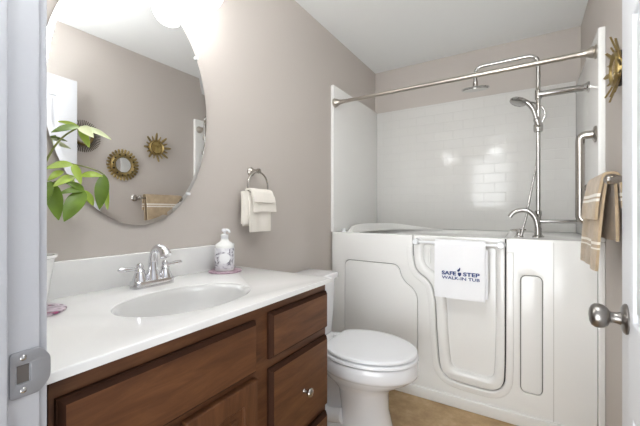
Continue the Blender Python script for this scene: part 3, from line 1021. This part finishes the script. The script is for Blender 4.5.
# ------------------------------------------------------------------ faucet
FXC, FYC = 0.098, 0.680
fa = thing('bathroom_faucet', 'polished chrome two-handle faucet behind the sink', 'faucet', (FXC, FYC, CZ))
bm = nb()
slab(bm, rect(FXC - 0.026, FYC - 0.074, FXC + 0.026, FYC + 0.074, 0.022, 8), [], lambda u, v, d: Vector((u, v, CZ + 0.0255 - d)), 0.025, 0.006)
obj('base_plate', bm, 'chrome', fa)
for s in (-1, 1):
    y = FYC + 0.046 * s
    h = obj('handle', lathe(nb(), [(0.0245, 0.0), (0.024, 0.004), (0.0205, 0.014), (0.0165, 0.024), (0.0140, 0.030), (0.016, 0.033), (0.0135, 0.037), (0.0095, 0.042), (0.0115, 0.046), (0.0115, 0.052), (0.008, 0.058), (0, 0.060)], (FXC, y, CZ + 0.0245), (0, 0, 1), 26), 'chrome', fa)
    obj('lever', tube(nb(), [(FXC, y + 0.006 * s, CZ + 0.066), (FXC - 0.001, y + 0.024 * s, CZ + 0.067), (FXC - 0.002, y + 0.046 * s, CZ + 0.068), (FXC - 0.002, y + 0.064 * s, CZ + 0.069), (FXC - 0.002, y + 0.071 * s, CZ + 0.0693)], [0.0055, 0.0062, 0.0085, 0.0078, 0.003], 14), 'chrome', h)
spn = smooth_path([(FXC, FYC, CZ + 0.024), (FXC, FYC, CZ + 0.065), (FXC + 0.003, FYC, CZ + 0.098), (FXC + 0.016, FYC, CZ + 0.126), (FXC + 0.042, FYC, CZ + 0.135), (FXC + 0.066, FYC, CZ + 0.125), (FXC + 0.078, FYC, CZ + 0.109)], 6)
nR = len(spn)
obj('spout', tube(nb(), spn, [0.0185 - 0.0065 * math.sin(min(1, i / nR * 1.5) * PI * 0.5) if i < nR * 0.66 else 0.012 + 0.0085 * (i / nR - 0.66) / 0.34 for i in range(nR)], 20), 'chrome', fa)
obj('spout_collar', lathe(nb(), [(0.026, 0.0), (0.025, 0.008), (0.0215, 0.022), (0.0195, 0.03)], (FXC, FYC, CZ + 0.0245), (0, 0, 1), 24), 'chrome', fa)
obj('lift_rod', lathe(nb(), [(0.0025, 0), (0.0025, 0.04), (0.0055, 0.043), (0.005, 0.05), (0, 0.052)], (FXC - 0.021, FYC, CZ + 0.025), (0, 0, 1), 12), 'chrome', fa)

# ------------------------------------------------------------------ soap dispenser on coaster
SX, SY = 0.098, 1.006
co = obj('coaster', lathe(nb(), [(0.0, 0.0), (0.068, 0.0), (0.070, 0.002), (0.069, 0.005), (0.0, 0.0055)], (SX + 0.004, SY, CZ + 0.0004), (0, 0, 1), 40), 'coaster', None, (SX + 0.004, SY, CZ))
tag(co, 'round mauve patterned coaster under the soap dispenser', 'coaster')
sd = thing('soap_dispenser', 'white pump soap bottle with grey floral print on the counter corner', 'soap dispenser', (SX, SY, CZ + 0.006))
z0 = CZ + 0.0062
obj('bottle', lathe(nb(), [(0.0, 0.0), (0.038, 0.0), (0.0405, 0.004), (0.041, 0.012), (0.041, 0.104), (0.039, 0.110), (0.031, 0.117), (0.020, 0.124), (0.017, 0.128), (0.0165, 0.136), (0, 0.137)], (SX, SY, z0), (0, 0, 1), 36), 'pot', sd)
obj('printed_sleeve', lathe(nb(), [(0.0411, 0.010), (0.0413, 0.0105), (0.0413, 0.0965), (0.0411, 0.097)], (SX, SY, z0), (0, 0, 1), 40, cap=False), 'floral', sd)
cd = Vector((1.21 - SX, -SY, 0)).normalized()
ca = math.atan2(cd.y, cd.x)
bm = nb()
N = 12
def cyl(a, z, r): return Vector((SX + r * math.cos(ca + a), SY + r * math.sin(ca + a), z0 + z))
lab = [Vector((0.56 * math.cos(2 * PI * k / 28), 0.055 + 0.022 * math.sin(2 * PI * k / 28))) for k in range(28)]
prev = None
rings = []
for f in (0.02, 0.35, 0.7, 1.0):
    rings.append([cyl((p.x) * f, 0.055 + (p.y - 0.055) * f, 0.0419) for p in lab])
rings.append([cyl(p.x, p.y, 0.0412) for p in lab])
loft(bm, rings, True, False)
obj('oval_label', bm, 'white_print', sd)
obj('pump_collar', lathe(nb(), [(0.0155, 0.0), (0.0165, 0.002), (0.0165, 0.016), (0.012, 0.019), (0.0055, 0.020), (0.0055, 0.036), (0.0, 0.036)], (SX, SY, z0 + 0.136), (0, 0, 1), 24), 'plastic', sd)
bm = nb()
lathe(bm, [(0.010, 0.0), (0.0125, 0.003), (0.0115, 0.010), (0.0075, 0.013), (0, 0.0135)], (SX, SY, z0 + 0.166), (0, 0, 1), 22)
tube(bm, smooth_path([(SX, SY, z0 + 0.174), (SX + 0.018, SY - 0.002, z0 + 0.174), (SX + 0.03, SY - 0.003, z0 + 0.170), (SX + 0.035, SY - 0.004, z0 + 0.163)], 5), 0.005, 12)
obj('pump_head', bm, 'plastic', sd)

# ------------------------------------------------------------------ potted plant on coaster
PX, PY = 0.102, 0.325
co = obj('coaster', lathe(nb(), [(0.0, 0.0), (0.072, 0.0), (0.074, 0.002), (0.073, 0.005), (0.0, 0.0055)], (PX + 0.036, PY + 0.005, CZ + 0.0004), (0, 0, 1), 40), 'coaster2', None, (PX + 0.036, PY + 0.005, CZ))
tag(co, 'round magenta and grey patterned coaster under the plant pot', 'coaster')
pl = thing('potted_plant', 'leafy green plant with hand-shaped leaves in a tapered white pot on the counter', 'plant', (PX, PY, CZ + 0.006))
zp = CZ + 0.0062
pot = obj('pot', lathe(nb(), [(0.0, 0.0), (0.046, 0.0), (0.048, 0.003), (0.066, 0.128), (0.071, 0.130), (0.0715, 0.136), (0.066, 0.137), (0.063, 0.128), (0.060, 0.118), (0.0, 0.118)], (PX, PY, zp), (0, 0, 1), 40), 'pot', pl)
obj('soil', lathe(nb(), [(0.0, 0.120), (0.0595, 0.1195), (0.0605, 0.117)], (PX, PY, zp), (0, 0, 1), 30), 'soil', pl)
obj('trunk', tube(nb(), smooth_path([(PX, PY, zp + 0.115), (PX + 0.004, PY + 0.012, zp + 0.20), (PX - 0.002, PY + 0.02, zp + 0.30), (PX + 0.003, PY + 0.03, zp + 0.37)], 6), [0.011, 0.006], 12), 'trunk', pl)
def leaf(base, tip, w, m, curl=0.012, tilt=None, fold=0.18):
    base = Vector(base); tip = Vector(tip)
    ax = tip - base; L = ax.length; ax.normalize()
    view = Vector((0.85, -0.4, 0.35)) if tilt is None else Vector(tilt)
    side = ax.cross(view)
    if side.length < 1e-4: side = ax.cross(Vector((0, 0, 1)))
    side.normalize(); nrm = side.cross(ax).normalized()
    bm = nb()
    N = 9
    rows = []
    for i in range(N + 1):
        s = i / N
        ww = 0.82 * w * (math.sin(PI * min(s ** 0.85, 1.0)) ** 0.8 if 0 < s < 1 else 0.0) + 0.0008
        c = base + ax * (L * s) + nrm * (curl * math.sin(PI * s) ) + Vector((0, 0, -curl * 0.8 * s * s))
        th = 0.0005
        row = []
        for q, dd in ((-1, fold * ww), (-0.5, fold * ww * 0.35), (0, 0), (0.5, fold * ww * 0.35), (1, fold * ww)):
            row.append(c + side * (ww * q) + nrm * dd)
        under = [p - nrm * 0.0011 for p in row[::-1]]
        rows.append(row + under)
    loft(bm, rows)
    return obj('leaf', bm, m, pl, smooth=50)
def stalk(pts, r=0.0022):
    obj('leaf_stalk', tube(nb(), smooth_path(pts, 6), [r * 1.3, r], 8), 'stem', pl)
top = (PX + 0.003, PY + 0.03, zp + 0.365)
H1 = (0.145, 0.436, 1.389)
stalk([(PX + 0.0, PY + 0.022, zp + 0.31), (0.135, 0.372, 1.305), (0.14, 0.40, 1.355), H1])
leaf(H1, (0.155, 0.368, 1.364), 0.011, 'leaf', 0.006)
leaf(H1, (0.11, 0.398, 1.404), 0.006, 'leaf2', 0.004)
leaf(H1, (0.15, 0.518, 1.374), 0.010, 'leaf3', 0.008)
leaf(H1, (0.165, 0.452, 1.335), 0.012, 'leaf2', 0.004)
leaf(H1, (0.19, 0.452, 1.362), 0.016, 'leaf3', 0.006)
leaf(H1, (0.09, 0.485, 1.385), 0.008, 'leaf', 0.006)
H2 = (0.135, 0.425, 1.284)
stalk([(PX, PY + 0.02, zp + 0.28), (0.125, 0.365, 1.262), (0.13, 0.40, 1.285), H2])
leaf(H2, (0.15, 0.358, 1.268), 0.012, 'leaf2', 0.006)
leaf((0.14, 0.40, 1.262), (0.15, 0.362, 1.236), 0.010, 'leaf2', 0.004)
leaf(H2, (0.17, 0.43, 1.232), 0.012, 'leaf2', 0.006)
stalk([H2, (0.14, 0.455, 1.279), (0.145, 0.485, 1.270), (0.145, 0.498, 1.262)], 0.0016)
leaf((0.15, 0.498, 1.262), (0.155, 0.483, 1.164), 0.021, 'leaf', 0.008)
leaf((0.145, 0.500, 1.262), (0.15, 0.508, 1.146), 0.010, 'leaf2', -0.014)
leaf((0.14, 0.44, 1.252), (0.15, 0.497, 1.262), 0.011, 'leaf2', 0.008)
H3 = (0.145, 0.448, 1.212)
stalk([(PX, PY + 0.018, zp + 0.26), (0.13, 0.385, 1.232), (0.14, 0.42, 1.225), H3])
leaf(H3, (0.165, 0.392, 1.130), 0.026, 'leaf', 0.006)
leaf(H3, (0.15, 0.386, 1.206), 0.010, 'leaf', 0.008)
leaf(H3, (0.14, 0.474, 1.172), 0.011, 'leaf2', 0.004)
leaf(H3, (0.15, 0.400, 1.236), 0.010, 'leaf', 0.006)
leaf((0.14, 0.372, 1.232), (0.155, 0.384, 1.135), 0.022, 'leaf', 0.008)
leaf((0.14, 0.372, 1.232), (0.17, 0.33, 1.15), 0.020, 'leaf', 0.008)
leaf((0.135, 0.43, 1.25), (0.16, 0.37, 1.222), 0.013, 'leaf2', 0.006)
leaf(top, (0.16, 0.30, 1.30), 0.018, 'leaf', 0.01)
leaf(top, (0.07, 0.36, 1.36), 0.014, 'leaf2', 0.01)
leaf(top, (0.11, 0.30, 1.37), 0.016, 'leaf', 0.01)

# ------------------------------------------------------------------ oval mirror on the left wall
MY, MZ, MA, MB_ = 0.6837, 1.5477, 0.2936, 0.4447
mi = thing('oval_mirror', 'large frameless oval mirror with angled edge above the sink', 'mirror', (0, MY, MZ))
bm = nb()
def er(k, x): return [Vector((x, MY + (MA - k) * math.cos(2 * PI * i / 96), MZ + (MB_ - k) * math.sin(2 * PI * i / 96))) for i in range(96)]
loft(bm, [er(0.004, 0.006), er(0, 0.010), er(0, 0.0150), er(0.015, 0.0161)], True, True)
obj('mirror_glass', bm, 'mirror', mi, smooth=3)
for a in (35, -46.5, 145, -133):
    t = math.radians(a)
    p = Vector((0.010, MY + MA * math.cos(t), MZ + MB_ * math.sin(t)))
    d = Vector((0, math.cos(t) / MA, math.sin(t) / MB_)).normalized()
    bm = nb()
    box(bm, (0.0, p.y - 0.007, p.z - 0.006), (0.0225, p.y + 0.007, p.z + 0.006), 0.003, 2)
    obj('clip', bm, 'clear', mi)

# ------------------------------------------------------------------ vanity light above the mirror
vl = thing('vanity_light', 'wall light bar with three round frosted glowing shades above the mirror', 'wall light', (0, 0.69, 2.12))
bm = nb()
slab(bm, rect(0.42, 2.10, 0.96, 2.20, 0.03, 8), [], lambda u, v, d: Vector((0.022 - d, u, v)), 0.022, 0.006)
obj('back_plate', bm, 'nickel', vl)
for y in (0.878, 0.69, 0.502):
    a = obj('lamp_arm', tube(nb(), fillet([(0.018, y, 2.15), (0.13, y, 2.15), (0.13, y, 2.105)], 0.03, 6), 0.009, 14), 'nickel', vl)
    obj('socket_cup', lathe(nb(), [(0.0, 0.0), (0.026, 0.0), (0.030, -0.012), (0.030, -0.026)], (0.13, y, 2.125), (0, 0, 1), 24), 'nickel', a)
    g = [(0.026, 0.0)] + [(0.073 * math.sin(t), -0.076 + 0.080 * math.cos(t)) for t in [PI * (0.14 + 0.86 * k / 14) for k in range(14)]] + [(0.0, -0.156)]
    obj('glass_shade', lathe(nb(), g, (0.13, y, 2.112), (0, 0, 1), 32), 'globe', vl)

# unseen bowl lamp, added out of frame to brighten the room
CLX, CLY = 1.12, 0.62
cl = thing('fill_lamp', 'added unseen bowl lamp near the doorway that brightens the room', 'fill light', (CLX, CLY, ZC))
obj('canopy', lathe(nb(), [(0.0, 0.0), (0.06, 0.0), (0.06, -0.015), (0.008, -0.025), (0.008, -0.24), (0.0, -0.24)], (CLX, CLY, ZC), (0, 0, 1), 30, cap=False), 'white_paint', cl)
obj('bulb', lathe(nb(), [(0.0, -0.235)] + [(0.075 * math.sin(PI * k / 14), -0.31 + 0.075 * math.cos(PI * k / 14)) for k in range(1, 14)] + [(0.0, -0.385)], (CLX, CLY, ZC), (0, 0, 1), 30, cap=False), 'diffuser', cl)
obj('bowl', lathe(nb(), [(0.0, -0.41), (0.08, -0.40), (0.13, -0.365), (0.155, -0.31), (0.160, -0.31), (0.135, -0.37), (0.083, -0.406), (0.0, -0.416)], (CLX, CLY, ZC), (0, 0, 1), 40, cap=False), 'bowl_glass', cl)

# ------------------------------------------------------------------ towel ring with towel on the left wall
RGY, RGZ = 1.268, 1.357
tr = thing('towel_ring', 'brushed nickel towel ring on the left wall above the toilet', 'towel ring', (0, RGY, RGZ))
obj('post', lathe(nb(), [(0.024, 0.0), (0.024, 0.006), (0.018, 0.013), (0.011, 0.026), (0.010, 0.044), (0.013, 0.052), (0.012, 0.062), (0, 0.066)], (0, RGY, RGZ), (1, 0, 0), 24), 'nickel', tr)
RR = 0.074
bm = nb()
cr = Vector((0.052, RGY, RGZ - RR - 0.004))
N = 40
ringp = [cr + Vector((0.012 * (0.5 - 0.5 * math.cos(t)) * 0, RR * math.sin(t), RR * math.cos(t))) for t in [2 * PI * k / N for k in range(N)]]
rings = []
for k in range(N):
    t = 2 * PI * k / N
    d = Vector((0, math.sin(t), math.cos(t)))
    rings.append([cr + d * (RR + 0.0045 * math.cos(q)) + Vector((0.0045 * math.sin(q), 0, 0)) for q in [2 * PI * j / 10 for j in range(10)]])
R = [[bm.verts.new(p) for p in r] for r in rings]
for k in range(N):
    for j in range(10):
        bm.faces.new((R[k][j], R[k][(j + 1) % 10], R[(k + 1) % N][(j + 1) % 10], R[(k + 1) % N][j]))
obj('ring', bm, 'nickel', tr)
ht = thing('hand_towel', 'cream folded hand towel hanging through the towel ring', 'towel', (0.052, RGY, 1.2))
rx = 0.052
zr = cr.z - RR                     # bottom of the ring
bm = nb()
# main panel in front, over the ring bottom, short back
drape(bm, [Vector((rx + 0.022, 0, 1.052)), Vector((rx + 0.021, 0, 1.13)), Vector((rx + 0.018, 0, 1.19)), Vector((rx + 0.012, 0, zr + 0.016)), Vector((rx, 0, zr + 0.024)), Vector((rx - 0.014, 0, zr + 0.012)), Vector((rx - 0.02, 0, 1.15)), Vector((rx - 0.021, 0, 1.08))],
      (0, 1, 0), 1.184, 1.334, 0.010, 12, 0.003, 21)
obj('main_fold', bm, 'cloth_cream', ht)
bm = nb()
drape(bm, [Vector((rx + 0.037, 0, 1.150)), Vector((rx + 0.034, 0, 1.185)), Vector((rx + 0.028, 0, zr + 0.018)), Vector((rx + 0.010, 0, zr + 0.036)), Vector((rx - 0.010, 0, zr + 0.034))], (0, 1, 0), 1.198, 1.362, 0.010, 10, 0.003, 22)
obj('upper_fold', bm, 'cloth_cream', ht)
bm = nb()
drape(bm, [Vector((rx + 0.048, 0, 1.196)), Vector((rx + 0.044, 0, 1.215)), Vector((rx + 0.032, 0, 1.250)), Vector((rx + 0.010, 0, 1.262)), Vector((rx - 0.010, 0, 1.256))], (0, 1, 0), 1.186, 1.338, 0.010, 10, 0.002, 23)
obj('top_fold', bm, 'cloth_cream', ht)
bm = nb()
drape(bm, [Vector((rx + 0.006, 0, 1.092)), Vector((rx + 0.008, 0, 1.14)), Vector((rx + 0.006, 0, 1.20)), Vector((rx + 0.0, 0, 1.250))], (0, 1, 0), 1.154, 1.200, 0.016, 6, 0.004, 24)
obj('side_fold', bm, 'cloth_cream', ht)

# ------------------------------------------------------------------ toilet
TY = 1.605
to = thing('toilet', 'white two-piece toilet with closed lid between vanity and tub', 'toilet', (0.4, TY, 0))
def egg(xc, af, ab, b, z, n=56, xmin=None, p=1.0):
    out = []
    for k in range(n):
        t = 2 * PI * k / n
        cx_, sy_ = math.cos(t), math.sin(t)
        x = xc + (af if cx_ > 0 else ab) * cx_
        if xmin is not None: x = max(x, xmin)
        out.append(Vector((x, TY + b * sy_, z)))
    return out
SZT = 0.462                       # lid top height at its edge
bm = nb()
rings = []
for z, xc, af, ab, b in ((0.0, 0.45, 0.205, 0.085, 0.118), (0.05, 0.45, 0.190, 0.085, 0.110), (0.15, 0.45, 0.165, 0.085, 0.106), (0.235, 0.455, 0.160, 0.11, 0.110), (0.268, 0.46, 0.178, 0.15, 0.126), (0.295, 0.47, 0.215, 0.20, 0.152),
                         (0.322, 0.48, 0.248, 0.22, 0.178), (0.340, 0.487, 0.262, 0.23, 0.190), (0.348, 0.49, 0.266, 0.233, 0.194), (0.351, 0.49, 0.272, 0.235, 0.199), (0.362, 0.49, 0.273, 0.236, 0.202), (0.405, 0.49, 0.271, 0.235, 0.203), (0.416, 0.49, 0.266, 0.23, 0.198)):
    rings.append(egg(xc, af, ab, b, z))
loft(bm, rings)
bowl = obj('bowl', bm, 'porcelain', to, smooth=60)
bm = nb()
rings = []
for z, x0, x1, b in ((0.0, 0.13, 0.50, 0.112), (0.05, 0.13, 0.50, 0.106), (0.085, 0.13, 0.48, 0.075), (0.2, 0.11, 0.46, 0.07), (0.30, 0.08, 0.47, 0.085), (0.36, 0.05, 0.48, 0.14), (0.40, 0.03, 0.48, 0.165), (0.418, 0.03, 0.46, 0.165)):
    rings.append([Vector((p.x, p.y, z)) for p in rect(x0, TY - b, x1, TY + b, 0.05, 6)])
loft(bm, rings)
obj('trapway_base', bm, 'porcelain', to, smooth=50)
bm = nb()
tube(bm, smooth_path([(0.42, TY - 0.075, 0.30), (0.32, TY - 0.085, 0.335), (0.23, TY - 0.085, 0.27), (0.22, TY - 0.085, 0.15), (0.30, TY - 0.085, 0.085), (0.40, TY - 0.085, 0.10)], 8), 0.036, 18)
obj('trapway', bm, 'porcelain', to, smooth=60)
for s in (-1, 1):
    obj('bolt_cap', lathe(nb(), [(0.016, 0), (0.016, 0.008), (0.011, 0.018), (0, 0.02)], (0.30, TY + 0.098 * s, 0.052), (0, 0, 1), 16), 'plastic', to)
def egg_slab(z0, z1, xc, af, ab, b, xmin, dome=0.0):
    bm = nb()
    e = 0.006
    rings = [egg(xc, af - e, ab - e, b - e, z0, xmin=xmin + e), egg(xc, af, ab, b, z0 + e * 0.7, xmin=xmin), egg(xc, af, ab, b, z1 - e * 0.8, xmin=xmin), egg(xc, af - e * 0.35, ab - e * 0.35, b - e * 0.35, z1 - e * 0.25, xmin=xmin + e * 0.35), egg(xc, af - e * 1.2, ab - e * 1.2, b - e * 1.2, z1, xmin=xmin + e * 1.2)]
    if dome:
        for f in (0.85, 0.6, 0.3, 0.05):
            r = egg(xc, (af - e * 1.2) * f, (ab - e * 1.2) * f, (b - e * 1.2) * f, z1 + dome * (1 - f * f), xmin=xc - (xc - xmin - e * 1.2) * f)
            rings.append(r)
    loft(bm, rings)
    return bm
obj('seat', egg_slab(0.4195, 0.4395, 0.495, 0.269, 0.245, 0.205, 0.304), 'plastic', to, smooth=50)
obj('lid', egg_slab(0.4435, 0.4635, 0.495, 0.264, 0.235, 0.202, 0.308, 0.006), 'plastic', to, smooth=50)
for s in (-1, 1):
    obj('seat_hinge', box(nb(), (0.262, TY + s * 0.075 - 0.025, 0.416), (0.318, TY + s * 0.075 + 0.025, 0.452), 0.008, 3), 'plastic', to)
bm = nb()
rings = []
for z, x0, x1, b in ((0.419, 0.05, 0.195, 0.165), (0.43, 0.035, 0.200, 0.175), (0.60, 0.025, 0.208, 0.186), (0.75, 0.02, 0.212, 0.192)):
    rings.append([Vector((p.x, p.y, z)) for p in rect(x0, TY - b, x1, TY + b, 0.03, 6)])
loft(bm, rings)
tank = obj('tank', bm, 'porcelain', to, smooth=50)
bm = nb()
slab(bm, rect(0.012, TY - 0.204, 0.228, TY + 0.204, 0.03, 6), [], lambda u, v, d: Vector((u, v, 0.783 - d)), 0.032, 0.008)
obj('tank_lid', bm, 'porcelain', to)
obj('flush_lever', tube(nb(), [(0.222, TY - 0.15, 0.70), (0.232, TY - 0.15, 0.70), (0.236, TY - 0.11, 0.695), (0.236, TY - 0.08, 0.69)], 0.006, 10), 'chrome', tank)
